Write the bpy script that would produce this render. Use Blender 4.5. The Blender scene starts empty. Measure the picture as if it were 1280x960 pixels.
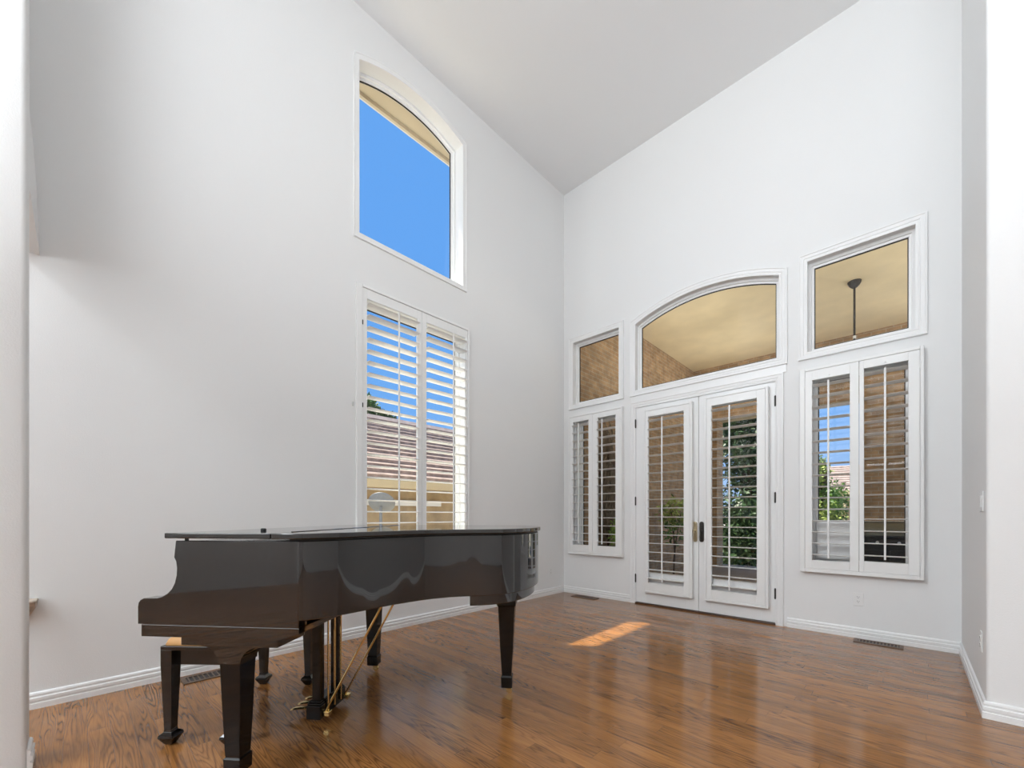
import bpy, bmesh, math, random
from mathutils import Vector, Matrix
random.seed(7)
PI = math.pi
SC = bpy.context.scene
COL = SC.collection

# ------------------------------------------------------------------ helpers
def newmat(name):
    m = bpy.data.materials.new(name); m.use_nodes = True
    nt = m.node_tree
    return m, nt, nt.nodes['Principled BSDF']

def simple(name, col, rough=0.5, metal=0.0, ior=1.5, coat=0.0, bump=None, var=None):
    m, nt, b = newmat(name)
    b.inputs['Base Color'].default_value = (*col, 1)
    b.inputs['Roughness'].default_value = rough
    b.inputs['Metallic'].default_value = metal
    b.inputs['IOR'].default_value = ior
    b.inputs['Coat Weight'].default_value = coat
    if bump or var:
        tc = nt.nodes.new('ShaderNodeTexCoord')
        nz = nt.nodes.new('ShaderNodeTexNoise')
        nt.links.new(tc.outputs['Object'], nz.inputs['Vector'])
        if bump:
            nz.inputs['Scale'].default_value = bump[0]
            nz.inputs['Detail'].default_value = 3
            bp = nt.nodes.new('ShaderNodeBump')
            bp.inputs['Strength'].default_value = bump[1]
            bp.inputs['Distance'].default_value = bump[2]
            nt.links.new(nz.outputs['Fac'], bp.inputs['Height'])
            nt.links.new(bp.outputs['Normal'], b.inputs['Normal'])
        if var:
            n2 = nt.nodes.new('ShaderNodeTexNoise')
            n2.inputs['Scale'].default_value = var[0]; n2.inputs['Detail'].default_value = 4
            nt.links.new(tc.outputs['Object'], n2.inputs['Vector'])
            rp = nt.nodes.new('ShaderNodeValToRGB')
            rp.color_ramp.elements[0].position = .3; rp.color_ramp.elements[1].position = .7
            rp.color_ramp.elements[0].color = (*[c*(1-var[1]) for c in col], 1)
            rp.color_ramp.elements[1].color = (*[min(1, c*(1+var[1])) for c in col], 1)
            nt.links.new(n2.outputs['Fac'], rp.inputs['Fac'])
            nt.links.new(rp.outputs['Color'], b.inputs['Base Color'])
    return m

class MB:
    def __init__(s): s.bm = bmesh.new()
    def face(s, vs):
        try: return s.bm.faces.new(vs)
        except ValueError: return None
    def box(s, x0, x1, y0, y1, z0, z1, bev=0):
        b = s.bm
        v = [b.verts.new(p) for p in ((x0,y0,z0),(x1,y0,z0),(x1,y1,z0),(x0,y1,z0),(x0,y0,z1),(x1,y0,z1),(x1,y1,z1),(x0,y1,z1))]
        fs = [s.face([v[i] for i in q]) for q in ((0,3,2,1),(4,5,6,7),(0,1,5,4),(1,2,6,5),(2,3,7,6),(3,0,4,7))]
        if bev:
            es = list({e for f in fs for e in f.edges})
            bmesh.ops.bevel(b, geom=es, offset=bev, segments=2, affect='EDGES', profile=.5)
        return s
    def prism(s, pts, f, a, b_):
        """pts: 2D loop; f(p, t) -> 3D; extruded from t=a to t=b_"""
        b = s.bm; n = len(pts)
        A = [b.verts.new(f(p, a)) for p in pts]; B = [b.verts.new(f(p, b_)) for p in pts]
        s.face(A[::-1]); s.face(B)
        for i in range(n): s.face([A[i], A[(i+1) % n], B[(i+1) % n], B[i]])
        return s
    def tube(s, p0, p1, r0, r1=None, n=12, cap=True):
        r1 = r0 if r1 is None else r1
        p0 = Vector(p0); p1 = Vector(p1); d = (p1-p0).normalized()
        a = d.orthogonal().normalized(); c = d.cross(a)
        b = s.bm
        A = [b.verts.new(p0+(a*math.cos(2*PI*i/n)+c*math.sin(2*PI*i/n))*r0) for i in range(n)]
        B = [b.verts.new(p1+(a*math.cos(2*PI*i/n)+c*math.sin(2*PI*i/n))*r1) for i in range(n)]
        for i in range(n): s.face([A[i], A[(i+1) % n], B[(i+1) % n], B[i]])
        if cap: s.face(A[::-1]); s.face(B)
        return s
    def path(s, pts, r, n=8):
        for i in range(len(pts)-1): s.tube(pts[i], pts[i+1], r, n=n)
        return s
    def lathe(s, prof, cx, cy, n=20, ax='z', base=0):
        b = s.bm; rings = []
        for r, h in prof:
            ring = []
            for i in range(n):
                t = 2*PI*i/n; ca, sa = math.cos(t)*r, math.sin(t)*r
                p = (cx+ca, cy+sa, base+h) if ax == 'z' else ((base+h, cx+ca, cy+sa) if ax == 'x' else (cx+ca, base+h, cy+sa))
                ring.append(b.verts.new(p))
            rings.append(ring)
        for k in range(len(rings)-1):
            for i in range(n): s.face([rings[k][i], rings[k][(i+1) % n], rings[k+1][(i+1) % n], rings[k+1][i]])
        s.face(rings[0][::-1]); s.face(rings[-1])
        return s
    def loft(s, secs):
        """secs: list of equal-length 3D loops"""
        b = s.bm; R = [[b.verts.new(p) for p in sec] for sec in secs]; n = len(R[0])
        for k in range(len(R)-1):
            for i in range(n): s.face([R[k][i], R[k][(i+1) % n], R[k+1][(i+1) % n], R[k+1][i]])
        s.face(R[0][::-1]); s.face(R[-1])
        return s
    def sqtaper(s, levels, cx, cy):
        """square post: levels = [(z, halfx, halfy)]"""
        return s.loft([[(cx-hx, cy-hy, z), (cx+hx, cy-hy, z), (cx+hx, cy+hy, z), (cx-hx, cy+hy, z)] for z, hx, hy in levels])
    def sweep(s, loop, prof, f, closed=True):
        """loop: 2D points CCW; prof: (offset outward, height); f(a,b,h)->3D"""
        n = len(loop); P = [Vector(p) for p in loop]; nr = []
        for i in range(n):
            if closed: pa, pb = P[i-1], P[(i+1) % n]
            else: pa, pb = P[max(i-1, 0)], P[min(i+1, n-1)]
            d1 = (P[i]-pa); d2 = (pb-P[i])
            if d1.length < 1e-9: d1 = d2
            if d2.length < 1e-9: d2 = d1
            d1.normalize(); d2.normalize()
            n1 = Vector((d1.y, -d1.x)); n2 = Vector((d2.y, -d2.x))
            m = (n1+n2); m.normalize(); m /= max(.35, m.dot(n1))
            nr.append(m)
        b = s.bm
        R = [[b.verts.new(f(P[i].x+nr[i].x*o, P[i].y+nr[i].y*o, h)) for o, h in prof] for i in range(n)]
        k = len(prof)
        for i in range(n if closed else n-1):
            j = (i+1) % n
            for q in range(k-1): s.face([R[i][q], R[j][q], R[j][q+1], R[i][q+1]])
        if not closed:
            s.face(R[0]); s.face(R[-1][::-1])
        return s
    def leaves(s, centre, rad, n, size, flat=1.0, core=0):
        b = s.bm; c = Vector(centre)
        if core:
            rings = []
            for k in range(1, 8):
                ph = PI*k/8
                rings.append([tuple(c+Vector((math.cos(2*PI*i/12)*math.sin(ph)*rad[0], math.sin(2*PI*i/12)*math.sin(ph)*rad[1], -math.cos(ph)*rad[2]))*(core*random.uniform(.85, 1.1))) for i in range(12)])
            s.loft([[Vector(q) for q in r] for r in rings])
        for _ in range(n):
            while True:
                p = Vector((random.uniform(-1, 1), random.uniform(-1, 1), random.uniform(-1, 1)))
                if p.length <= 1: break
            p = Vector((p.x*rad[0], p.y*rad[1], p.z*rad[2]))
            L = size*random.uniform(.6, 1.3); w = L*random.uniform(.35, .55)
            d = Vector((random.gauss(0, 1), random.gauss(0, 1), random.gauss(0, .7)*flat)).normalized()
            q = d.orthogonal().normalized(); q.rotate(Matrix.Rotation(random.uniform(0, 2*PI), 3, d))
            up = d.cross(q)
            o = c+p
            v = [b.verts.new(x) for x in (o, o+d*L*.5+q*w*.5, o+d*L+up*w*.15, o+d*L*.5-q*w*.5)]
            s.face(v)
        return s
    def build(s, name, mat, parent=None, smooth=None, bevel=0):
        bmesh.ops.recalc_face_normals(s.bm, faces=s.bm.faces)
        me = bpy.data.meshes.new(name); s.bm.to_mesh(me); s.bm.free()
        o = bpy.data.objects.new(name, me); COL.objects.link(o)
        me.materials.append(mat)
        if smooth is not None:
            for p in me.polygons: p.use_smooth = True
            me.set_sharp_from_angle(angle=math.radians(smooth))
        if bevel:
            md = o.modifiers.new('bevel', 'BEVEL'); md.width = bevel; md.segments = 2; md.limit_method = 'ANGLE'; md.angle_limit = math.radians(40)
            md.harden_normals = False
        if parent: o.parent = parent
        return o

def empty(name, loc, rz=0):
    o = bpy.data.objects.new(name, None); COL.objects.link(o)
    o.location = loc; o.rotation_euler = (0, 0, rz); o.empty_display_size = .1
    return o
def tag(o, label, cat, group=None):
    o['label'] = label; o['category'] = cat
    if group: o['group'] = group
    return o
def struct(o, label=None, cat=None):
    o['kind'] = 'structure'
    if label: o['label'] = label
    if cat: o['category'] = cat
    return o
def copy_tree(o, parent=None):
    c = o.copy(); COL.objects.link(c)
    if parent: c.parent = parent
    for ch in list(o.children): copy_tree(ch, c)
    return c
def spline(pts, n=8):
    out = []
    for i in range(len(pts)-1):
        p0 = Vector(pts[max(i-1, 0)]); p1 = Vector(pts[i]); p2 = Vector(pts[i+1]); p3 = Vector(pts[min(i+2, len(pts)-1)])
        for k in range(n):
            t = k/n
            out.append(.5*((2*p1)+(p2-p0)*t+(2*p0-5*p1+4*p2-p3)*t*t+(3*p1-p0-3*p2+p3)*t*t*t))
    out.append(Vector(pts[-1])); return out

# ------------------------------------------------------------------ camera
YAW = math.radians(43.72)
CAM = Vector((3.600, -4.847, 1.10))
cd = bpy.data.cameras.new('camera'); cam = bpy.data.objects.new('camera', cd); COL.objects.link(cam)
cam.location = CAM; cam.rotation_euler = (PI/2, 0, YAW)
cd.sensor_width = 36; cd.lens = 518.5/1280*36; cd.shift_y = (644.3-480)/1280; cd.clip_end = 300; cd.clip_start = .02
SC.camera = cam
def cw(X, Z, z=0.0):     # level camera coordinates (right, forward) -> world
    return Vector((CAM.x+X*math.cos(YAW)-Z*math.sin(YAW), CAM.y+X*math.sin(YAW)+Z*math.cos(YAW), z))

# ------------------------------------------------------------------ materials
M = {}
M['wall'] = simple('wall_paint', (.865, .865, .86), .65, bump=(160, .25, .003))
M['wall_tex_dim'] = simple('wall_paint_textured_dimmed', (.54, .54, .535), .7, bump=(75, .55, .006))  # same white wall paint, colour darkened to offset overbright light on this wall
M['ceil'] = simple('ceiling_paint', (.87, .87, .87), .7, bump=(120, .15, .003))
M['trim'] = simple('trim_paint', (.90, .90, .895), .32)
M['louver'] = simple('shutter_paint', (.92, .91, .885), .38)
M['shut'] = simple('shutter_frame_paint', (.90, .90, .89), .35)
M['black'] = simple('piano_lacquer', (.007, .006, .006), .035, ior=1.85)
M['black2'] = simple('bench_lacquer', (.009, .008, .008), .09, ior=1.6)
M['leg'] = simple('leg_lacquer', (.006, .005, .005), .06, ior=1.4)
M['blacksat'] = simple('black_satin', (.012, .011, .010), .25)
M['under'] = simple('piano_underside_wood', (.07, .04, .025), .45, var=(9, .3))
M['brass'] = simple('brass', (.86, .64, .28), .18, 1.0)
M['brassdull'] = simple('aged_brass', (.52, .43, .28), .3, 1.0)
M['bronze'] = simple('dark_bronze', (.05, .045, .04), .4, .6)
M['chrome'] = simple('steel', (.7, .7, .7), .2, 1.0)
M['rubber'] = simple('black_rubber', (.015, .015, .015), .6)
M['tan'] = simple('tan_leather', (.62, .34, .13), .45, bump=(90, .2, .002))
M['plate'] = simple('white_plastic', (.86, .86, .85), .3)
M['slot'] = simple('dark_slot', (.03, .03, .03), .6)
M['reg'] = simple('brown_register_metal', (.13, .085, .06), .4, .3)
M['thresh'] = simple('dark_threshold_wood', (.07, .032, .016), .35, var=(12, .3))
M['corbel'] = simple('beige_stone', (.52, .44, .36), .6, bump=(40, .3, .004), var=(18, .35))
M['stucco'] = simple('beige_stucco', (.80, .66, .41), .85, bump=(60, .35, .006), var=(2.2, .07))
M['eave'] = simple('beige_eave_paint', (.62, .53, .38), .7)
M['concrete'] = simple('patio_concrete', (.34, .27, .20), .8, var=(1.5, .1))
M['ground'] = simple('dry_ground', (.50, .45, .36), .9, var=(.8, .2))
M['grill'] = simple('black_enamel', (.012, .012, .013), .3)
M['grillhood'] = simple('olive_grey_hood', (.16, .15, .11), .3, .3)
M['tile'] = simple('clay_tile', (.36, .26, .21), .8, var=(6, .3))
M['tile2'] = simple('pink_grey_tile', (.42, .32, .28), .8, var=(5, .2))
M['tanwall'] = simple('tan_stucco', (.40, .30, .18), .85, var=(3, .2))
M['fascia'] = simple('cream_fascia', (.62, .50, .30), .6)
M['gutter'] = simple('white_gutter', (.75, .76, .76), .4)
M['dish'] = simple('grey_dish', (.17, .18, .195), .5)
M['leafd'] = simple('dark_leaf', (.035, .075, .022), .5, var=(5, .5))
M['leaf'] = simple('green_leaf', (.10, .20, .035), .5, var=(6, .5))
M['leafb'] = simple('bright_leaf', (.30, .46, .09), .5, var=(9, .4))
M['leafy'] = simple('yellow_green_leaf', (.34, .42, .10), .5, var=(8, .4))
M['bark'] = simple('bark', (.12, .08, .055), .85, var=(12, .4))
M['twig'] = simple('dry_twig', (.25, .19, .13), .85)

def make_glass():
    m = bpy.data.materials.new('window_glass'); m.use_nodes = True; nt = m.node_tree; nt.nodes.clear()
    out = nt.nodes.new('ShaderNodeOutputMaterial'); mx = nt.nodes.new('ShaderNodeMixShader')
    tr = nt.nodes.new('ShaderNodeBsdfTransparent'); gl = nt.nodes.new('ShaderNodeBsdfGlossy'); fr = nt.nodes.new('ShaderNodeLayerWeight'); fr.inputs['Blend'].default_value = .25
    pw = nt.nodes.new('ShaderNodeMath'); pw.operation = 'POWER'; pw.inputs[1].default_value = 4.0
    ml = nt.nodes.new('ShaderNodeMath'); ml.operation = 'MULTIPLY_ADD'; ml.inputs[1].default_value = .7; ml.inputs[2].default_value = .022
    nt.links.new(fr.outputs['Facing'], pw.inputs[0]); nt.links.new(pw.outputs[0], ml.inputs[0]); gl.inputs['Roughness'].default_value = 0.0
    tr.inputs['Color'].default_value = (.97, .98, .97, 1)
    nt.links.new(ml.outputs[0], mx.inputs[0]); nt.links.new(tr.outputs[0], mx.inputs[1]); nt.links.new(gl.outputs[0], mx.inputs[2])
    nt.links.new(mx.outputs[0], out.inputs[0])
    return m
M['glass'] = make_glass()

def make_brick(name, axis, cols, mortar):
    m, nt, b = newmat(name)
    tc = nt.nodes.new('ShaderNodeTexCoord'); sp = nt.nodes.new('ShaderNodeSeparateXYZ'); cb = nt.nodes.new('ShaderNodeCombineXYZ')
    nt.links.new(tc.outputs['Object'], sp.inputs[0])
    nt.links.new(sp.outputs[axis], cb.inputs[0]); nt.links.new(sp.outputs[2], cb.inputs[1])
    br = nt.nodes.new('ShaderNodeTexBrick'); br.inputs['Scale'].default_value = 1
    br.inputs['Brick Width'].default_value = .195; br.inputs['Row Height'].default_value = .064; br.inputs['Mortar Size'].default_value = .006
    br.inputs['Color1'].default_value = (*cols[0], 1); br.inputs['Color2'].default_value = (*cols[1], 1); br.inputs['Mortar'].default_value = (*mortar, 1)
    br.inputs['Bias'].default_value = 0
    nt.links.new(cb.outputs[0], br.inputs['Vector'])
    nz = nt.nodes.new('ShaderNodeTexNoise'); nz.inputs['Scale'].default_value = 7; nt.links.new(tc.outputs['Object'], nz.inputs['Vector'])
    mx = nt.nodes.new('ShaderNodeMixRGB'); mx.blend_type = 'MULTIPLY'; mx.inputs[0].default_value = .6
    rp = nt.nodes.new('ShaderNodeValToRGB'); rp.color_ramp.elements[0].color = (.55, .55, .55, 1); rp.color_ramp.elements[1].color = (1.2, 1.15, 1.1, 1)
    rp.color_ramp.elements[0].position = .3; rp.color_ramp.elements[1].position = .7
    nt.links.new(nz.outputs['Fac'], rp.inputs[0]); nt.links.new(br.outputs['Color'], mx.inputs[1]); nt.links.new(rp.outputs[0], mx.inputs[2])
    nt.links.new(mx.outputs[0], b.inputs['Base Color']); b.inputs['Roughness'].default_value = .85
    bp = nt.nodes.new('ShaderNodeBump'); bp.inputs['Strength'].default_value = .6; bp.inputs['Distance'].default_value = .006; bp.invert = True
    nt.links.new(br.outputs['Fac'], bp.inputs['Height']); nt.links.new(bp.outputs[0], b.inputs['Normal'])
    return m
BC = [(.52, .35, .20), (.40, .25, .135)]
M['brickx'] = make_brick('brick_along_x', 0, BC, (.50, .42, .31))
M['bricky'] = make_brick('brick_along_y', 1, BC, (.50, .42, .31))

def make_floor():
    m, nt, b = newmat('oak_strip_floor'); N = nt.nodes.new; L = nt.links.new
    tc = N('ShaderNodeTexCoord'); sp = N('ShaderNodeSeparateXYZ'); L(tc.outputs['Object'], sp.inputs[0])
    def math_(op, a, c=None, d=None):
        n = N('ShaderNodeMath'); n.operation = op
        for i, x in enumerate((a, c, d)):
            if x is None: continue
            if isinstance(x, (int, float)): n.inputs[i].default_value = x
            else: L(x, n.inputs[i])
        return n.outputs[0]
    X, Y = sp.outputs[0], sp.outputs[1]
    yr = math_('DIVIDE', Y, .083); row = math_('FLOOR', yr); fy = math_('FRACT', yr)
    wn = N('ShaderNodeTexWhiteNoise'); wn.noise_dimensions = '1D'; L(row, wn.inputs['W'])
    xo = math_('ADD', math_('DIVIDE', X, 1.15), math_('MULTIPLY', wn.outputs['Value'], 7.3))
    colm = math_('FLOOR', xo); fx = math_('FRACT', xo)
    cb = N('ShaderNodeCombineXYZ'); L(row, cb.inputs[0]); L(colm, cb.inputs[1])
    w2 = N('ShaderNodeTexWhiteNoise'); w2.noise_dimensions = '2D'; L(cb.outputs[0], w2.inputs['Vector'])
    rnd = w2.outputs['Value']
    # seams
    sy = math_('LESS_THAN', math_('MINIMUM', fy, math_('SUBTRACT', 1, fy)), .012)
    sx = math_('LESS_THAN', math_('MINIMUM', fx, math_('SUBTRACT', 1, fx)), .0012)
    seam = math_('MAXIMUM', sy, sx)
    # grain coordinates, offset per board
    gx = math_('ADD', math_('MULTIPLY', X, 1.0), math_('MULTIPLY', rnd, 31.7))
    gy = math_('ADD', Y, math_('MULTIPLY', rnd, 17.3))
    gv = N('ShaderNodeCombineXYZ'); L(gx, gv.inputs[0]); L(gy, gv.inputs[1])
    mp = N('ShaderNodeMapping'); mp.inputs['Scale'].default_value = (.95, 11.0, 1); L(gv.outputs[0], mp.inputs[0])
    nz = N('ShaderNodeTexNoise'); nz.inputs['Scale'].default_value = 1.0; nz.inputs['Detail'].default_value = 2.0; nz.inputs['Roughness'].default_value = .45
    L(mp.outputs[0], nz.inputs['Vector'])
    ring = math_('FRACT', math_('MULTIPLY', nz.outputs['Fac'], 19))
    tri = math_('ABSOLUTE', math_('SUBTRACT', math_('MULTIPLY', ring, 2), 1))   # growth-ring bands 0..1
    mp3 = N('ShaderNodeMapping'); mp3.inputs['Scale'].default_value = (.55, 5.0, 1); mp3.inputs['Location'].default_value = (3.1, 7.7, 0); L(gv.outputs[0], mp3.inputs[0])
    nm = N('ShaderNodeTexNoise'); nm.inputs['Scale'].default_value = 1; nm.inputs['Detail'].default_value = 1; L(mp3.outputs[0], nm.inputs['Vector'])
    mr = N('ShaderNodeMapRange'); mr.inputs['From Min'].default_value = .38; mr.inputs['From Max'].default_value = .58; mr.inputs['To Min'].default_value = .2; L(nm.outputs['Fac'], mr.inputs['Value'])
    line = math_('POWER', tri, 2.2)                                              # thin dark late-wood lines
    dark = math_('MULTIPLY', line, mr.outputs[0])
    mp2 = N('ShaderNodeMapping'); mp2.inputs['Scale'].default_value = (9, 230, 1); L(gv.outputs[0], mp2.inputs[0])
    nf = N('ShaderNodeTexNoise'); nf.inputs['Scale'].default_value = 1; nf.inputs['Detail'].default_value = 3; L(mp2.outputs[0], nf.inputs['Vector'])
    mp4 = N('ShaderNodeMapping'); mp4.inputs['Scale'].default_value = (.8, 7, 1); L(gv.outputs[0], mp4.inputs[0])
    nb = N('ShaderNodeTexNoise'); nb.inputs['Scale'].default_value = 1; nb.inputs['Detail'].default_value = 2; L(mp4.outputs[0], nb.inputs['Vector'])
    gr = N('ShaderNodeValToRGB'); e = gr.color_ramp.elements
    e[0].position = 0; e[0].color = (.060, .023, .008, 1); e[1].position = 1; e[1].color = (.52, .240, .072, 1)
    k = e.new(.30); k.color = (.175, .070, .021, 1); k = e.new(.62); k.color = (.35, .150, .043, 1)
    mixv = math_('ADD', math_('SUBTRACT', math_('ADD', .36, math_('MULTIPLY', math_('SUBTRACT', nf.outputs['Fac'], .5), .55)), math_('MULTIPLY', dark, .40)), math_('MULTIPLY', nb.outputs['Fac'], .48))
    L(mixv, gr.inputs[0])
    hv = N('ShaderNodeHueSaturation'); L(gr.outputs[0], hv.inputs['Color'])
    L(math_('ADD', math_('MULTIPLY', rnd, .30), .82), hv.inputs['Value'])
    mx = N('ShaderNodeMixRGB'); L(math_('MULTIPLY', seam, .4), mx.inputs[0]); L(hv.outputs[0], mx.inputs[1]); mx.inputs[2].default_value = (.03, .012, .006, 1)
    L(mx.outputs[0], b.inputs['Base Color'])
    b.inputs['Roughness'].default_value = .25; b.inputs['IOR'].default_value = 1.5; b.inputs['Specular IOR Level'].default_value = .15
    b.inputs['Coat Weight'].default_value = .6; b.inputs['Coat Roughness'].default_value = .055; b.inputs['Coat IOR'].default_value = 1.5
    bp = N('ShaderNodeBump'); bp.inputs['Strength'].default_value = .22; bp.inputs['Distance'].default_value = .0012
    h = math_('SUBTRACT', math_('ADD', math_('MULTIPLY', dark, -1.0), math_('MULTIPLY', nf.outputs['Fac'], .5)), math_('MULTIPLY', seam, 1.5))
    L(h, bp.inputs['Height']); L(bp.outputs[0], b.inputs['Normal']); L(bp.outputs[0], b.inputs['Coat Normal'])
    return m
M['floor'] = make_floor()

# ------------------------------------------------------------------ room shell
H = 5.72; RX = 3.905; JY = -1.435; T = .18; BY = -10.0; EX = 9.0
struct(MB().box(-T, EX+.15, BY-.15, T, -.12, 0).build('floor', M['floor']))
struct(MB().box(-T, EX+.15, BY-.15, T, H, H+.15).build('ceiling', M['ceil']))

LW = lambda a, b, h: (h, a, b)          # left wall: a = y, b = z, h = out of the wall (+x)
BW = lambda a, b, h: (a, -h, b)         # back wall: a = x, b = z, h = out of the wall (-y)

def arch_loop(a0, a1, b0, bs, rise, n=24):
    """CCW loop: bottom-left, bottom-right, then over the segmental arch from right to left"""
    w = (a1-a0)/2; R = (w*w+rise*rise)/(2*rise); cx = (a0+a1)/2; cz = bs+rise-R; t = math.asin(w/R)
    return [(a0, b0), (a1, b0)]+[(cx+R*math.sin(t-2*t*i/n), cz+R*math.cos(t-2*t*i/n)) for i in range(n+1)]
def rect_loop(a0, a1, b0, b1): return [(a0, b0), (a1, b0), (a1, b1), (a0, b1)]

# openings
WU = (-3.09, -1.88, 3.66, 5.232, .135)          # upper arched, left wall
WL = (-3.055, -1.825, .56, 3.12)                # shuttered, left wall
AR = (1.112, 2.668, 2.665, 3.50, .165)          # arched transom
TL = (.165, .890, 2.665, 3.54)
TR = (2.893, 3.645, 2.665, 3.54)
SL = (.215, .895, .64, 2.43)
SR = (2.92, 3.625, .64, 2.43)
DR = (1.118, 2.636, 0, 2.453)

b = MB()
def lbox(y0, y1, z0, z1): b.box(-T, 0, y0, y1, z0, z1)
lbox(BY, -3.09, 0, H); lbox(-1.825, T, 0, H)
lbox(-3.09, -3.055, 0, 3.66)
lbox(-3.055, -1.825, 0, .56); lbox(-3.055, -1.825, 3.12, 3.66); lbox(-1.88, -1.825, 3.66, H)
al = arch_loop(*WU)
top = al[2:]                                     # right -> left over the arch
for i in range(len(top)-1):
    (ya, za), (yb, zb) = top[i], top[i+1]
    b.prism([(yb, zb), (ya, za), (ya, H), (yb, H)], lambda p, t: (t, p[0], p[1]), -T, 0)
struct(b.build('wall_left', M['wall']))

b = MB()
def bbox(x0, x1, z0, z1): b.box(x0, x1, 0, T, z0, z1)
bbox(0, .165, 0, H); bbox(.165, .895, 0, .64); bbox(.165, .215, .64, 2.43); bbox(.165, .895, 2.43, 2.665)
bbox(.165, .89, 3.54, H); bbox(.89, 1.112, 2.665, H); bbox(.895, 1.112, 0, 2.665); bbox(1.112, 1.118, 0, 2.665)
bbox(1.118, 2.636, 2.453, 2.665); bbox(2.636, 2.668, 0, 2.665)
bbox(2.668, 2.893, 0, H); bbox(2.893, 3.645, 3.54, H); bbox(2.893, 3.645, 2.43, 2.665); bbox(2.893, 2.92, .64, 2.43); bbox(2.893, 3.645, 0, .64)
bbox(3.625, 3.645, .64, 2.43); bbox(3.645, RX+.15, 0, H)
top = arch_loop(*AR)[2:]
for i in range(len(top)-1):
    (xa, za), (xb, zb) = top[i], top[i+1]
    b.prism([(xb, zb), (xa, za), (xa, H), (xb, H)], lambda p, t: (p[0], t, p[1]), 0, T)
struct(b.build('wall_back', M['wall']))
# right return wall with a rounded corner, and the wall that faces the camera
b = MB(); r = .02
cor = [(RX+r-r*math.cos(t), JY+r-r*math.sin(t)) for t in [PI/2*i/6 for i in range(7)]]
b.prism([(RX, 0)]+cor+[(RX+.16, JY), (RX+.16, 0)], lambda p, t: (p[0], p[1], t), 0, H)
struct(b.build('wall_right', M['wall'], smooth=40))
struct(MB().box(RX+.16, EX, JY, JY+.16, 0, H).build('wall_front', M['wall_tex_dim']))
struct(MB().box(EX, EX+.15, BY, JY+.16, 0, H).build('wall_far_right', M['wall']))
struct(MB().box(-T, EX+.15, BY-.15, BY, 0, H).build('wall_rear', M['wall']))
# end of the wall at the left edge, with the header over the opening behind it
PX, PY0, PY1 = .87, -5.115, -5.0
b = MB(); rr = .018
c4 = []
for cx, cy, t0 in ((PX-rr, PY1-rr, 0), (PX-.16+rr, PY1-rr, PI/2), (PX-.16+rr, PY0+rr, PI), (PX-rr, PY0+rr, 1.5*PI)):
    c4 += [(cx+rr*math.cos(t0+PI/2*i/5), cy+rr*math.sin(t0+PI/2*i/5)) for i in range(6)]
b.prism(c4, lambda p, t: (p[0], p[1], t), 0, H)
struct(b.build('wall_end', M['wall'], smooth=40))
prof = [(PY0, 2.59), (-5.0, 2.59), (-5.008, 2.9), (-5.022, 3.2), (-5.05, 3.45), (-5.085, 3.7), (-5.10, H), (PY0, H)]
struct(MB().prism(prof, lambda p, t: (t, p[0], p[1]), 0, PX-.158).build('wall_header', M['wall']))
struct(MB().box(0, .35, -6.0, -5.135, 3.54, H).build('wall_soffit', M['wall']))

# baseboards
BP = [(0, 0), (.017, 0), (.017, .032), (.010, .035), (.010, .042), (.0165, .046), (.0165, .062), (.0095, .066), (.0095, .073), (.0125, .078), (.010, .088), (.004, .093), (0, .093)]
def baseboard(name, p0, p1, n0, n1=None):
    """p0->p1 in plan along a wall; n0, n1 = direction into the room at either end (diagonal = mitre)"""
    b = MB(); n1 = n1 or n0
    b.loft([[(p[0]+n[0]*o, p[1]+n[1]*o, h) for o, h in BP] for p, n in ((p0, n0), (p1, n1))])
    return struct(b.build(name, M['trim']))
baseboard('baseboard_left', (0, -9.9), (0, 0), (1, 0), (1, -1))
baseboard('baseboard_back', (.0, 0), (1.055, 0), (1, -1), (0, -1))
baseboard('baseboard_back_right', (2.733, 0), (RX, 0), (0, -1), (-1, -1))
baseboard('baseboard_right', (RX, 0), (RX, JY), (-1, -1), (-1, -1))
baseboard('baseboard_front', (RX, JY), (EX, JY), (-1, -1), (0, -1))
baseboard('baseboard_wall_end', (PX-.155, PY1), (PX-.004, PY1), (0, 1))

# window casings, sashes, panes
CAS = [(-.004, 0), (-.004, .012), (.012, .016), (.016, .013), (.022, .013), (.027, .018), (.050, .021), (.056, .026), (.066, .026), (.068, 0)]
def window(name, loop, f, glass_h, sash=.045, casing=CAS, sill=None):
    c = MB().sweep(loop, casing, f).build(name, M['trim'], smooth=30)
    struct(c)
    # sash ring: inside the opening (negative offset)
    MB().sweep(loop, [(0, glass_h+.035), (-sash*.55, glass_h+.035), (-sash*.6, glass_h+.018), (-sash, glass_h+.014), (-sash, glass_h-.015), (0, glass_h-.015), (0, glass_h+.035)], f).build('sash', M['trim'], c)
    MB().sweep(loop, [(-sash+.001, glass_h+.0075), (-sash-.008, glass_h+.0075), (-sash-.008, glass_h-.004), (-sash+.001, glass_h-.004)], f).build('glazing_bead', M['bronze'], c)
    P = MB(); n = len(loop); ctr = Vector((sum(p[0] for p in loop)/n, sum(p[1] for p in loop)/n))
    g = []
    for i in range(n):
        pa, pb, p = Vector(loop[i-1]), Vector(loop[(i+1) % n]), Vector(loop[i])
        d = (ctr-p); d.normalize(); g.append(p+d*sash*.9)
    P.face([P.bm.verts.new(f(q.x, q.y, glass_h)) for q in g])
    P.build('pane', M['glass'], c)
    return c
SM = [(-.004, 0), (-.004, .010), (.004, .014), (.012, .014), (.014, 0)]
window('window_1', arch_loop(*WU), LW, -.16, sash=.05, casing=[(-.002, 0), (-.002, .008), (.004, .011), (.038, .011), (.044, .016), (.05, .016), (.052, 0)])
window('window_2', rect_loop(*WL), LW, -.15, sash=.05, casing=SM)
window('window_3', rect_loop(*TL), BW, -.10)
window('window_4', arch_loop(*AR), BW, -.10)
window('window_5', rect_loop(*TR), BW, -.10)
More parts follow.
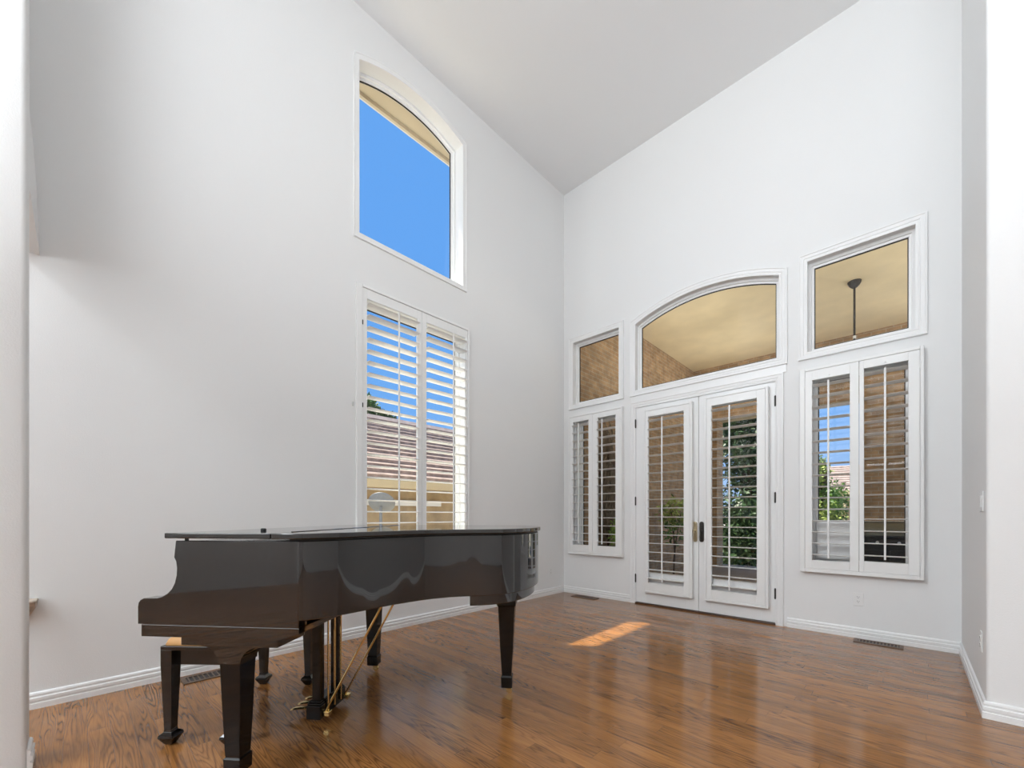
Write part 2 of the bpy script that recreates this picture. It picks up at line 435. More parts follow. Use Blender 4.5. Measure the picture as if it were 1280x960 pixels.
w6 = window('window_6', rect_loop(*SL), BW, -.12, casing=SM)
w7 = window('window_7', rect_loop(*SR), BW, -.12, casing=SM)
# white lower panel fixed in the left half of the right-hand window
MB().box(2.962, 3.255, .07, .11, .685, 1.045, .004).build('insert_panel', M['trim'], w7)

# door casing and head board
b = MB()
b.sweep([(DR[0], 0), (DR[0], DR[3]), (DR[1], DR[3]), (DR[1], 0)][::-1], CAS+[(-.004, 0)], BW, closed=False)
struct(b.build('trim_1', M['trim'], smooth=30))
struct(MB().box(1.058, 2.726, -.012, 0, 2.522, 2.597).build('trim_2', M['trim']))
struct(MB().box(DR[0], DR[1], -.025, .16, 0, .016, .004).build('trim_3', M['thresh']))

# ------------------------------------------------------------------ shutters
PITCH = .1035
def blade(b, f, a0, a1, zc, h, depth=.112, th=.0115, tilt=0.0):
    pts = []
    n = 10
    for i in range(n):
        t = 2*PI*i/n; y, z = math.cos(t)*depth/2, math.sin(t)*th/2
        pts.append((y*math.cos(tilt)-z*math.sin(tilt), y*math.sin(tilt)+z*math.cos(tilt)))
    b.loft([[f(a, zc+p[1], h+p[0]) for p in pts] for a in (a0, a1)])
def bx(b, f, a0, a1, b0, b1, h0, h1, bev=.002):
    p = f(a0, b0, h0); q = f(a1, b1, h1)
    b.box(min(p[0], q[0]), max(p[0], q[0]), min(p[1], q[1]), max(p[1], q[1]), min(p[2], q[2]), max(p[2], q[2]), bev)
def shutter_frame(parent, f, A0, A1, B0, B1, a0, a1, b0, b1, hb, hf):
    b = MB()
    bx(b, f, A0, a0, B0, B1, hb, hf, .004); bx(b, f, a1, A1, B0, B1, hb, hf, .004)
    bx(b, f, a0, a1, B0, b0, hb, hf, .004); bx(b, f, a0, a1, b1, B1, hb, hf, .004)
    return b.build('shutter_frame', M['shut'], parent)
def shutter_panel(parent, f, a0, a1, b0, b1, oa0, oa1, ob0, ob1, h, closed_rows=0, rod=None, knob=True, tilt=.04):
    """panel between a0..a1, b0..b1 with an opening; h = centre of thickness"""
    g = .0015; b = MB()
    bx(b, f, a0+g, oa0, b0+g, b1-g, h-.014, h+.014); bx(b, f, oa1, a1-g, b0+g, b1-g, h-.014, h+.014)
    bx(b, f, oa0, oa1, b0+g, ob0, h-.014, h+.014); bx(b, f, oa0, oa1, ob1, b1-g, h-.014, h+.014)
    p = b.build('shutter_panel', M['shut'], parent)
    n = int(round((ob1-ob0)/PITCH)); pt = (ob1-ob0)/n
    b = MB()
    for i in range(n):
        blade(b, f, oa0+.001, oa1-.001, ob0+pt*(i+.5), h, tilt=tilt)
    b.build('louvers', M['louver'], p, smooth=50)
    rc = (oa0+oa1)/2 if rod is None else rod
    b = MB(); bx(b, f, rc-.007, rc+.007, ob0+pt*.25, ob1-pt*.35, h+.0575, h+.0715)
    b.build('tilt_rod', M['shut'], p)
    if knob:
        b = MB(); q = f(rc, ob1+.022, h+.014); q2 = f(rc, ob1+.022, h+.024)
        b.tube(q, q2, .006, .004, 10); b.build('catch_knob', M['plate'], p)
    return p
def leaf_hinges(parent, f, a, zs, h):
    for z in zs:
        b = MB(); p = f(a, z-.032, h); q = f(a, z+.032, h)
        b.tube(p, q, .0055, n=10); b.build('hinge', M['shut'], parent)

# left wall tall shutter
t = empty('plantation_shutter', (0, -2.45, .53))
def rel(f, o):
    return lambda a, b_, h: tuple(Vector(f(a, b_, h))-Vector(o))
f = rel(LW, t.location)
shutter_frame(t, f, -3.122, -1.793, .515, 3.20, -3.065, -1.822, .565, 3.175, .001, .028)
p1 = shutter_panel(t, f, -3.065, -2.428, .565, 3.175, -3.02, -2.478, .66, 3.085, .004, rod=-2.72, knob=False, tilt=.03)
p2 = shutter_panel(t, f, -2.428, -1.822, .565, 3.175, -2.372, -1.855, .66, 3.085, .004, rod=-2.06, knob=False, tilt=.03)
for z in (.98, 2.10, 2.85):
    MB().tube(f(-3.068, z-.02, .03), f(-3.068, z+.02, .03), .005, n=8).build('hinge', M['bronze'], t)
tag(t, 'tall two-panel white louvered shutter on the left wall behind the piano', 'shutter', 'white louvered window shutters')

# back wall: left narrow shutter
t = empty('plantation_shutter', (.53, 0, .565)); f = rel(BW, t.location)
shutter_frame(t, f, .118, .962, .565, 2.492, .150, .940, .60, 2.468, .001, .066)
shutter_panel(t, f, .150, .520, .60, 2.468, .205, .458, .695, 2.400, .048, knob=False)
shutter_panel(t, f, .520, .940, .60, 2.468, .600, .868, .695, 2.400, .048, rod=.70)
tag(t, 'narrow two-panel white shutter on the back wall near the room corner', 'shutter', 'white louvered window shutters')
# back wall: right shutter
t = empty('plantation_shutter', (3.27, 0, .565)); f = rel(BW, t.location)
shutter_frame(t, f, 2.845, 3.692, .565, 2.495, 2.885, 3.668, .60, 2.468, .001, .066)
q1 = shutter_panel(t, f, 2.885, 3.282, .60, 2.468, 2.942, 3.218, .680, 2.375, .048, rod=3.07)
q2 = shutter_panel(t, f, 3.282, 3.668, .60, 2.468, 3.315, 3.598, .695, 2.395, .048, rod=3.455)
leaf_hinges(t, f, 2.882, (.72, 1.53, 2.34), .066); leaf_hinges(t, f, 3.671, (.72, 1.53, 2.34), .066)
tag(t, 'wide two-panel white shutter on the back wall right of the french doors', 'shutter', 'white louvered window shutters')

# ------------------------------------------------------------------ french doors with mounted shutters
def door(name, x0, x1, fr, op, rod, hinge_x, handle_x, lever_dir, lever_mat, label):
    g = .0025; x0 += g; x1 -= g; z0, z1 = .02, DR[3]-.004
    gx0, gx1, gz0, gz1 = x0+.13, x1-.13, .40, 2.30
    b = MB(); h0, h1 = -.048, -.003
    bx(b, BW, x0, gx0, z0, z1, h0, h1); bx(b, BW, gx1, x1, z0, z1, h0, h1)
    bx(b, BW, gx0, gx1, z0, gz0, h0, h1); bx(b, BW, gx0, gx1, gz1, z1, h0, h1)
    d = b.build(name, M['trim']); struct(d)
    P = MB(); P.face([P.bm.verts.new(BW(a, c, -.028)) for a, c in rect_loop(gx0-.005, gx1+.005, gz0-.005, gz1+.005)]); P.build('pane', M['glass'], d)
    A0, A1, B0, B1 = fr
    shutter_frame(d, BW, A0, A1, B0, B1, A0+.022, A1-.026, B0+.024, B1-.022, -.002, .06)
    shutter_panel(d, BW, A0+.022, A1-.026, B0+.024, B1-.022, op[0], op[1], .285, 2.30, .044, rod=rod)
    for z in (.315, 1.28, 2.25):
        bb = MB(); bb.tube((hinge_x, -.012, z-.05), (hinge_x, -.012, z+.05), .0085, n=10)
        bb.tube((hinge_x, -.012, z+.05), (hinge_x, -.012, z+.057), .006, .003, n=8); bb.tube((hinge_x, -.012, z-.057), (hinge_x, -.012, z-.05), .003, .006, n=8)
        bb.build('hinge', M['bronze'], d)
    # handle: rounded plate, lever, lock cylinder
    hz = .915; hw = .023; hl = .115
    pl = []
    for t0, cz in ((0, hz+hl-hw), (PI, hz-hl+hw)):
        pl += [(handle_x+hw*math.cos(t0+PI*i/8), cz+hw*math.sin(t0+PI*i/8)) for i in range(9)]
    hd = MB().prism(pl, lambda p, t: (p[0], t, p[1]), -.001, .007).build('handle', lever_mat, d, bevel=.0015)
    bb = MB(); bb.prism(pl, lambda p, t: (p[0], t, p[1]), -.010, .003)
    bb.build('handle_plate', lever_mat, hd, bevel=.002)
    bb = MB(); bb.tube((handle_x, -.008, hz+.012), (handle_x, -.05, hz+.012), .009, .008)
    pts = spline([(handle_x, -.05, hz+.012), (handle_x+lever_dir*.006, -.054, hz-.01), (handle_x+lever_dir*.008, -.052, hz-.05), (handle_x+lever_dir*.004, -.05, hz-.085)], 4)
    bb.path(pts, .0075, 10); bb.build('lever', lever_mat, hd, smooth=50)
    bb = MB(); bb.tube((handle_x, -.008, hz+.06), (handle_x, -.017, hz+.06), .013, .012, 14); bb.build('lock_cylinder', lever_mat, hd)
    return d
DM = 1.882
door('door_1', DR[0], DM, (1.252, 1.832, .160, 2.392), (1.310, 1.738), 1.505, DR[0]+.004, 1.846, 1, M['brassdull'], '')
door('door_2', DM, DR[1], (1.965, 2.580, .160, 2.405), (2.040, 2.478), 2.235, DR[1]-.004, 1.918, 1, M['bronze'], '')

# ------------------------------------------------------------------ grand piano
AL = math.radians(5.5); PO = cw(-1.498, 1.66, 0); W = 1.443
piano = empty('grand_piano', PO, YAW-AL)
tag(piano, 'glossy black grand piano with closed lid standing on the wood floor', 'piano')
UVZ = lambda p, t: (p[0], p[1], t)
# rim
curve = spline([(.64, .0015), (.685, .002), (.715, .018), (.755, .058), (.80, .110), (.85, .185), (.895, .258), (.94, .322), (.985, .375), (1.05, .445), (1.14, .508), (1.22, .540), (1.30, .562),
                (1.40, .615), (1.485, .715), (1.54, .850), (1.565, 1.0), (1.558, 1.15), (1.515, 1.29), (1.435, 1.39), (1.33, 1.436), (1.24, W-.001)], 18)
outline = [Vector((.20, .003))]+curve+[Vector((.20, W-.003))]
MB().prism(outline, UVZ, .693, 1.0005).build('rim', M['black'], piano, smooth=28, bevel=.003)
# shallow underside frame
def inset(pts, d):
    out = []; n = len(pts)
    for i in range(n):
        pa, p, pb = Vector(pts[i-1]), Vector(pts[i]), Vector(pts[(i+1) % n])
        d1 = (p-pa).normalized(); d2 = (pb-p).normalized()
        m = (Vector((-d1.y, d1.x))+Vector((-d2.y, d2.x))); m.normalize(); out.append(p+m*d)
    return out
# tail leg plate under the rim
tailp = [p for p in inset(outline, .022) if p[0] > 1.20 and p[1] > .5 and p[1] < 1.40]
tailp = [Vector((1.235, .565))]+[p for p in tailp if p[0] > 1.24]+[Vector((1.235, 1.39))]
MB().prism(tailp, UVZ, .640, .694).build('tail_block', M['black'], piano, smooth=28, bevel=.004)
b = MB()
for vv in (.80, 1.15): b.box(.72, 1.20, vv-.035, vv+.035, .660, .694, .004)
b.build('beams', M['under'], piano)
# arms (cheeks) at both ends of the keyboard
arm = [(0, .6655), (0, .735), (.003, .751), (.011, .762), (.026, .769), (.085, .7705), (.105, .776), (.128, .789), (.148, .808), (.161, .832), (.1685, .862), (.170, .892), (.1665, .918), (.158, .934), (.1655, 1.0), (.68, 1.0), (.68, .6655)]
for v0, v1 in ((0, .055), (W-.055, W)):
    MB().prism(arm, lambda p, t: (p[0], t, p[1]), v0, v1).build('key_cheek', M['black'], piano, smooth=25, bevel=.002)
# keybed, key slip, fallboard
b = MB(); b.prism([(.013, .616), (.60, .616), (.68, .640), (.68, .6645), (.013, .6645)], lambda p, t: (p[0], t, p[1]), .002, W-.002)
b.build('keybed', M['black'], piano, bevel=.002)
MB().box(.02, .045, .056, W-.056, .6655, .715, .003).build('key_slip', M['black'], piano)
fb = spline([(.05, .716), (.075, .755), (.12, .775), (.16, .80), (.185, .86), (.19, .96)], 5)
loop = [tuple(p) for p in fb]+[(.215, .96), (.215, .716)]
MB().prism(loop, lambda p, t: (p[0], t, p[1]), .056, W-.056).build('fallboard', M['black'], piano, smooth=35)
# lid: outline slightly larger than the rim
lid = inset(outline, -.014)
lo = [Vector((p[0], p[1])) for p in lid]
near = lo[1:-1]
UH = .572
flap = [(.128, -.012), (UH, -.012), (UH, W+.012), (.128, W+.012)]
MB().prism(flap, UVZ, 1.0095, 1.0305).build('lid_flap', M['black'], piano, bevel=.003)
mainl = [Vector((UH+.003, -.012)), Vector((.64, -.012))]+[p for p in near if p[0] > .68]+[Vector((UH+.003, W+.012))]
MB().prism(mainl, UVZ, 1.0095, 1.0305).build('lid', M['black'], piano, smooth=28, bevel=.003)
for uu, vv in ((.195, .02), (.195, W-.02), (1.0, .42), (1.45, .75)):
    MB().tube((uu, vv, 1.0), (uu, vv, 1.0098), .007, n=10).build('lid_bumper', M['rubber'], piano)
MB().lathe([(.011, 0), (.012, .006), (.009, .011)], .345, .26, 12, base=1.0303).build('lid_button', M['rubber'], piano)
b = MB(); b.tube((UH+.0015, .12, 1.030), (UH+.0015, W-.12, 1.030), .0035, n=8); b.build('lid_hinge', M['black'], piano)
for k in range(3):
    uu = .75+k*.25
    b = MB(); b.tube((uu, W+.013, 1.006), (uu+.07, W+.013, 1.006), .006, n=8); b.build('lid_hinge', M['brass'], piano)
gap_fill = [p for p in inset(outline, .006) if p[0] > .26]  # dark filler added so no light shows through the gap under the lid
MB().prism(gap_fill, UVZ, 1.0003, 1.0098).build('lid_gap_filler', M['rubber'], piano)
# legs
def piano_leg(u, v, top, bracket=False, rot=0):
    b = MB()
    if top > .59:       # tail leg: cap + taper
        b.sqtaper([(top, .054, .054), (.600, .058, .058), (.555, .058, .058), (.545, .052, .052)], u, v)
        lv = [(.546, .051, .051), (.30, .040, .040), (.125, .030, .030), (.118, .030, .030), (.108, .035, .035), (.045, .034, .034), (.042, .030, .030)]
    else:
        lv = [(top, .048, .048), (.50, .047, .047), (.495, .045, .045), (.30, .039, .039), (.118, .0325, .0325), (.112, .031, .031), (.104, .037, .037), (.046, .036, .036), (.042, .031, .031)]
    b.sqtaper(lv, u, v)
    l = b.build('leg', M['leg'], piano, bevel=.0025)
    # brass caster
    c = MB(); c.tube((u, v, .0425), (u, v, .030), .010, n=12); c.box(u-.004, u+.026, v-.013, v-.010, .012, .036); c.box(u-.004, u+.026, v+.010, v+.013, .012, .036)
    c.box(u-.012, u+.020, v-.013, v+.013, .033, .037)
    cs = c.build('caster', M['brass'], l)
    w = MB(); w.lathe([(.010, -.009), (.016, -.008), (.0165, 0), (.016, .008), (.010, .009)], u+.016, .0165, 18, ax='y', base=v); w.build('caster_wheel', M['brass'], l, smooth=40)
    if bracket:
        hw = .048; pr = []
        UL, UR, ZT, ZB = u-.125, u+.135, .5825, .500
        pr = [(UL, ZT)]
        pr += [(UL+.077*(math.sin(PI/2*i/8)), ZT-.012-(ZT-.012-ZB)*(1-math.cos(PI/2*i/8))) for i in range(9)]
        pr += [(UR-(UR-u-hw)*math.sin(PI/2*i/8), ZT-.012-(ZT-.012-ZB)*(1-math.cos(PI/2*i/8))) for i in range(8, -1, -1)]
        pr += [(UR, ZT)]
        MB().prism(pr, lambda p, t: (p[0], t, p[1]), v-.0485, v+.0485).build('leg_bracket', M['black'], piano, smooth=30)
        MB().box(.175, .585, v-.085, v+.095, .582, .617, .003).build('leg_plate', M['black'], piano)
piano_leg(.352, .098, .5835, True)
piano_leg(.392, 1.332, .5835, True)
piano_leg(1.374, 1.046, .641)
# pedal lyre
LU, LV = .402, .693
b = MB(); b.box(LU-.039, LU+.039, LV-.135, LV+.135, .026, .098, .004); b.box(LU-.037, LU+.037, LV-.129, LV+.129, .098, .108, .004); b.box(LU-.032, LU+.032, LV-.122, LV+.122, .108, .118, .003)
lyre = b.build('pedal_lyre', M['leg'], piano)
b = MB()
for vv in (LV-.092, LV+.092):
    b.sqtaper([(.117, .022, .022), (.60, .022, .022)], LU+.004, vv)
b.build('lyre_posts', M['leg'], lyre, bevel=.003)
MB().box(LU-.06, LU+.085, LV-.15, LV+.15, .597, .6165, .003).build('lyre_top', M['leg'], lyre)
for k, vv in enumerate((LV-.068, LV, LV+.068)):
    secs = []
    for uu, hw, zc, th in ((LU-.040, .009, .056, .005), (LU-.075, .010, .056, .005), (LU-.11, .017, .055, .006), (LU-.14, .021, .051, .006), (LU-.16, .018, .046, .005), (LU-.17, .008, .043, .003)):
        secs.append([(uu, vv+hw*math.cos(2*PI*i/10), zc+th*math.sin(2*PI*i/10)) for i in range(10)])
    MB().loft(secs).build('pedal', M['brass'], lyre, smooth=60)
    MB().tube((LU+.046, vv, .05), (LU+.046, vv, .693), .0048, n=10).build('trap_rod', M['brass'], lyre)
for vv in (LV-.105, LV+.105):
    b = MB(); b.tube((LU+.046, vv, .050), (.80, vv, .695), .0058, n=10)
    b.build('brace_rod', M['brass'], lyre)
    b = MB(); b.box(LU+.040, LU+.075, vv-.008, vv+.026, .036, .062, .003); b.tube((LU+.058, vv+.01, .034), (LU+.058, vv+.01, .027), .008, .006); b.build('brace_foot', M['brass'], lyre)

# ------------------------------------------------------------------ piano bench
bc = cw(-1.487, 2.355)
bench = empty('piano_bench', bc, YAW-math.radians(2.0))
tag(bench, 'black piano bench with a tan padded seat pushed under the piano keyboard', 'bench')
BXh, BYh = .178, .383
MB().box(-BXh, BXh, -BYh, BYh, .456, .476, .003).build('seat_rim', M['black2'], bench)
b = MB()
b.box(-.150, .150, -.355, -.335, .380, .457); b.box(-.150, .150, .335, .355, .380, .457); b.box(-.150, -.130, -.336, .336, .380, .457); b.box(.130, .150, -.336, .336, .380, .457)
b.build('apron', M['black2'], bench)
def srect(hx, hy, r, z, n=5):
    out = []
    for cx, cy, t0 in ((hx-r, hy-r, 0), (-hx+r, hy-r, PI/2), (-hx+r, -hy+r, PI), (hx-r, -hy+r, 1.5*PI)):
        out += [(cx+r*math.cos(t0+PI/2*i/n), cy+r*math.sin(t0+PI/2*i/n), z) for i in range(n+1)]
    return out
MB().loft([srect(.166, .371, .012, .476), srect(.168, .373, .014, .482), srect(.163, .366, .02, .503), srect(.150, .35, .03, .517), srect(.11, .31, .05, .523)]).build('cushion', M['tan'], bench, smooth=50)
for sx in (-1, 1):
    for sy in (-1, 1):
        b = MB(); b.sqtaper([(.457, .0275, .0275), (.38, .0275, .0275), (.075, .0185, .0185), (.062, .020, .020), (.050, .034, .034), (.038, .036, .036), (.006, .019, .019), (0, .015, .015)], sx*.150, sy*.355)
        b.build('leg', M['black2'], bench, bevel=.0015)

# ------------------------------------------------------------------ small fittings
def register(cx, cy, L, w, rz, label):
    t = empty('floor_register', (cx, cy, 0), rz)
    b = MB(); n = 12; il, iw = L-.05, w-.05
    b.box(-L/2, L/2, -w/2, -iw/2, 0, .007, .002); b.box(-L/2, L/2, iw/2, w/2, 0, .007, .002)
    b.box(-L/2, -il/2, -iw/2, iw/2, 0, .007); b.box(il/2, L/2, -iw/2, iw/2, 0, .007)
    b.build('register_frame', M['reg'], t)
    s = MB()
    for i in range(n):
        x = -il/2+il*(i+.5)/n; s.box(x-.0045, x+.0045, -iw/2, iw/2, .001, .006)
    s.build('louvers', M['reg'], t)
    MB().box(-il/2, il/2, -iw/2, iw/2, .0002, .001).build('duct_opening', M['slot'], t)
    tag(t, label, 'floor vent', 'metal floor registers'); return t
register(.132, -4.19, .37, .15, PI/2, 'dark slotted floor register by the left wall behind the piano bench')
register(.455, -.145, .36, .135, 0, 'dark slotted floor register near the back corner below the narrow shutter')
register(3.41, -.115, .32, .13, 0, 'brown slotted floor register at the baseboard right of the french doors')

def outlet(name, loc, rz, label):
    t = empty(name, loc, rz)      # local: x along wall, -y out of the wall
    MB().box(-.036, .036, -.006, 0, -.058, .058, .0025).build('cover_plate', M['plate'], t)
    for zc in (.0195, -.0195):
        r_ = MB(); r_.lathe([(.0165, 0), (.0165, -.003)], 0, zc, 18, ax='y', base=-.0055); o = r_.build('receptacle', M['plate'], t)
        s = MB(); s.box(-.0075, -.0055, -.0092, -.006, zc-.001, zc+.007); s.box(.0055, .0075, -.0092, -.006, zc-.001, zc+.007); s.tube((0, -.0092, zc-.008), (0, -.006, zc-.008), .0025, n=8)
        s.build('slots', M['slot'], o)
    tag(t, label, 'outlet', 'wall outlets'); return t
outlet('wall_outlet', (3.273, 0, .347), 0, 'white outlet on the back wall below the right shutter')
outlet('wall_outlet', (0, -.311, .325), PI/2, 'white outlet low on the left wall near the back corner')
outlet('wall_outlet', (RX, -1.255, .376), -PI/2, 'white outlet low on the right return wall')
t = empty('light_switch', (RX, -1.277, 1.18), -PI/2)
MB().box(-.060, .060, -.006, 0, -.058, .058, .0025).build('cover_plate', M['plate'], t)
for x in (-.023, .023):
    MB().prism([(-.0055, -.033), (-.0055, .033), (-.010, .033), (-.0075, 0), (-.0085, -.033)], lambda p, t_: (t_, p[0], p[1]), x-.0165, x+.0165).build('rocker', M['plate'], t)
tag(t, 'white double rocker light switch on the right return wall', 'light switch')
t = empty('contact_sensor', (0, -3.150, 2.10), PI/2)
MB().box(-.006, .006, -.012, 0, -.018, .018, .002).build('sensor_body', M['chrome'], t)
tag(t, 'tiny grey sensor on the left wall at the tall shutter edge', 'sensor')
# bracket end peeking out behind the wall end
t = empty('wall_bracket', (0, -5.085, .51), 0)
b = MB(); b.loft([[(.0, -.03, 0), (.02, -.03, 0), (.02, .03, 0), (0, .03, 0)], [(0, -.05, .03), (.05, -.05, .03), (.05, .052, .03), (0, .052, .03)], [(0, -.075, .075), (.085, -.07, .075), (.085, .072, .075), (0, .075, .075)], [(0, -.078, .105), (.10, -.072, .105), (.10, .074, .105), (0, .078, .105)]])
b.build('bracket_body', M['corbel'], t, smooth=50)
MB().box(0, .105, -.082, .080, .105, .118, .004).build('bracket_top', M['corbel'], t)
tag(t, 'beige bracket end peeking out from behind the white wall end at far left', 'bracket')

# ------------------------------------------------------------------ outside: house, patio
# eave over the left wall
b = MB(); b.box(-.45, -T, -7, 1.0, 5.44, 5.50); b.box(-.48, -.45, -7, 1.0, 5.40, 5.62)
struct(b.build('eave_left', M['eave']))
struct(MB().prism([(-.515, 5.42), (-.48, 5.41), (-.48, 5.52), (-.53, 5.52), (-.53, 5.46)], lambda p, t: (p[0], t, p[1]), -7, 1.0).build('eave_gutter', M['gutter']))
PXW = .05; PYF = 4.87; PZ = 4.38
struct(MB().box(PXW-.25, PXW, T, PYF+.5, -.1, PZ+.3).build('patio_wall', M['bricky']))
struct(MB().box(PXW-.25, 9, T, PYF+.5, PZ, PZ+.2).build('patio_ceiling', M['stucco']))
struct(MB().box(PXW, 9, PYF, PYF+.4, 3.2, PZ).build('patio_header', M['brickx']))
struct(MB().box(PXW, .55, PYF, PYF+.4, -.1, 3.2).build('patio_pier', M['brickx']))
struct(MB().box(2.97, 4.6, PYF, PYF+.4, -.1, 3.2).build('patio_pier', M['brickx']))
struct(MB().box(-.2, 9, T, 5.6, -.16, -.04).build('patio_floor', M['concrete']))
struct(MB().box(-60, 60, -30, 80, -.7, -.18).build('ground', M['ground']))
# ceiling fan
fc = Vector((3.05, 2.68, PZ)); t = empty('ceiling_fan', fc)
MB().lathe([(.030, -.085), (.055, -.06), (.075, -.025), (.078, 0)], 0, 0, 20).build('canopy', M['bronze'], t, smooth=40)
MB().tube((0, 0, -.08), (0, 0, -1.12), .013).build('downrod', M['bronze'], t)
MB().lathe([(.018, -.80), (.020, -.78), (.018, -.76)], 0, 0, 14).build('coupling', M['plate'], t)
MB().lathe([(.05, -1.34), (.11, -1.30), (.13, -1.22), (.10, -1.14), (.04, -1.10)], 0, 0, 20).build('motor_housing', M['bronze'], t, smooth=40)
for k in range(5):
    a = 2*PI*k/5+.4; ca, sa = math.cos(a), math.sin(a)
    pl = [(.12, -.02), (.2, -.05), (.55, -.06), (.58, 0), (.55, .06), (.2, .05), (.12, .02)]
    MB().prism(pl, lambda p, q: (p[0]*ca-p[1]*sa, p[0]*sa+p[1]*ca, q), -1.26, -1.252).build('blade', M['under'], t)
tag(t, 'dark ceiling fan rod hanging from the beige patio ceiling', 'ceiling fan')
# grill
t = empty('barbecue_grill', (3.38, 3.75, -.04))
MB().box(-.62, .62, -.27, .27, .05, .80, .01).build('cabinet', M['grill'], t)
for s in (-1, 1): MB().box(s*.31-.29, s*.31+.29, -.29, -.27, .10, .62, .006).build('cabinet_door', M['grill'], t)
MB().box(-.75, .75, -.29, .27, .80, .84, .008).build('side_shelf', M['grill'], t)
hood = [(-.27, .84), (-.27, .90), (-.24, .98), (-.17, 1.04), (.05, 1.06), (.22, 1.02), (.26, .92), (.26, .84)]
MB().prism(hood, lambda p, q: (q, p[0], p[1]), -.42, .42).build('hood', M['grillhood'], t, smooth=40)
b = MB(); b.path([(-.43, -.27, .86), (-.43, -.25, .99), (-.43, -.17, 1.05), (-.43, .05, 1.07)], .008); b.path([(.43, -.27, .86), (.43, -.25, .99), (.43, -.17, 1.05), (.43, .05, 1.07)], .008)
b.tube((-.43, -.17, 1.05), (.43, -.17, 1.05), .008); b.build('hood_trim', M['chrome'], t)
b = MB(); b.tube((-.34, -.33, .90), (.34, -.33, .90), .011); b.tube((-.32, -.33, .90), (-.32, -.26, .90), .008); b.tube((.32, -.33, .90), (.32, -.26, .90), .008); b.build('handle', M['chrome'], t)
for x in (-.36, -.12, .12, .36):
    MB().tube((x, -.27, .735), (x, -.315, .735), .024, .021, 16).build('knob', M['chrome'], t)
for x in (-.56, .56): MB().lathe([(.03, -.02), (.045, -.015), (.045, .015), (.03, .02)], 0, .045, 16, ax='x', base=x).build('wheel', M['rubber'], t)
tag(t, 'black barbecue grill with a grey hood on the patio before the brick pier', 'grill')

# plants
def plant(name, loc, label, cat, blobs, mats, stem=None, group=None, core=0):
    t = empty(name, loc)
    for (c, r, n, s), m in zip(blobs, mats): MB().leaves(c, r, n, s, core=core).build('foliage', m, t)
    b = MB()
    for pts, r in (stem or []):
        for i in range(len(pts)-1): b.tube(pts[i], pts[i+1], r*(1-.5*i/len(pts)), r*(1-.5*(i+1)/len(pts)), 8)
    if stem: b.build('stems', M['bark'], t)
    return tag(t, label, cat, group)
# bush and dry vine at the brick wall, seen through the narrow shutter
plant('shrub', (.37, 1.0, -.04), 'bright green leafy bush below the dry vine outside the narrow shutter', 'shrub',
      [((0, 0, .6), (.17, .26, .52), 1500, .06), ((0, 0, .9), (.16, .24, .25), 500, .055)], [M['leafb'], M['leafb']], [([(0, 0, 0), (.03, 0, .4), (0, .03, .9)], .02)], group='patio shrubs')
t = empty('dry_vine', (.09, 1.08, -.04)); b = MB()
for i in range(70):
    p = Vector((random.uniform(-.02, .07), random.uniform(-.25, .25), random.uniform(.7, 1.0))); pts = [p]
    for k in range(9):
        p = p+Vector((random.uniform(-.03, .03), random.uniform(-.13, .13), random.uniform(.05, .28))); p.x = min(max(p.x, -.03), .085); p.y = min(max(p.y, -.32), .32); pts.append(p)
    b.path(pts, random.uniform(.004, .010), 5)
b.build('branches', M['twig'], t)
MB().tube((0, 0, 0), (0, 0, 1.1), .03, .02).build('stem', M['bark'], t)
tag(t, 'tangle of bare brown vine branches on the brick wall outside the narrow shutter', 'vine')
plant('shrub', (.52, 2.6, -.04), 'yellow-green shrub by the brick wall seen through the left french door', 'shrub',
      [((0, 0, 1.2), (.28, .3, .28), 260, .11), ((0, 0, .9), (.2, .2, .3), 120, .1)], [M['leafy'], M['leaf']], [([(0, 0, 0), (.02, .02, .5), (-.03, 0, 1.2)], .018), ([(0, 0, .3), (.08, -.03, .8), (.12, .05, 1.2)], .012)], group='patio shrubs')
def tree(loc, h, r, label, mat, mat2, n=2600, size=.22, low=.2, core=.55):
    bl = []; ms = []
    for k in range(7):
        a = random.uniform(0, 2*PI); q = random.uniform(.1, .55)*r; z = h*random.uniform(low+.1, .88)
        bl.append(((q*math.cos(a), q*math.sin(a), z), (r*.62, r*.62, h*.2), n//7, size)); ms.append(mat if k % 3 else mat2)
    return plant('tree', loc, label, 'tree', bl, ms, [([(0, 0, 0), (.1, 0, h*.4), (0, .1, h*.8)], .14)], group='garden trees', core=core)
g0 = -.18
tree((.36, 7.6, g0), 5.2, 1.4, 'tall dark evergreen tree beyond the patio seen through the right french door', M['leafd'], M['leafd'], 15000, .15, -.05)
tree((1.72, 10.6, g0), 3.5, .62, 'green leafy tree outside the left panel of the right shutter', M['leaf'], M['leafy'], 6500, .11, .0)
# tree beyond the neighbour's roof, left window
def at(px, py, d):          # point along the photograph's ray at forward distance d
    return cw((px-640)/518.5*d, d, 1.10+(644.3-py)/518.5*d)
p = at(462, 512, 22)
zz = p.z-g0
plant('tree', (p.x, p.y, g0), 'green tree rising behind the tiled roof outside the left window', 'tree',
      [((-.55, 0, zz-.25), (1.0, 1.0, .95), 3000, .19), ((.12, .45, zz-.55), (.95, .95, .55), 2600, .19), ((-.5, -.12, zz+.42), (.52, .52, .55), 1000, .19), ((0, -1.1, zz-.35), (1.1, 1.1, 1.1), 2600, .19)], [M['leaf'], M['leafd'], M['leaf'], M['leafd']],
      [([(0, 0, 0), (.1, 0, zz*.5), (0, .1, zz*.9)], .16)], group='garden trees', core=.5)

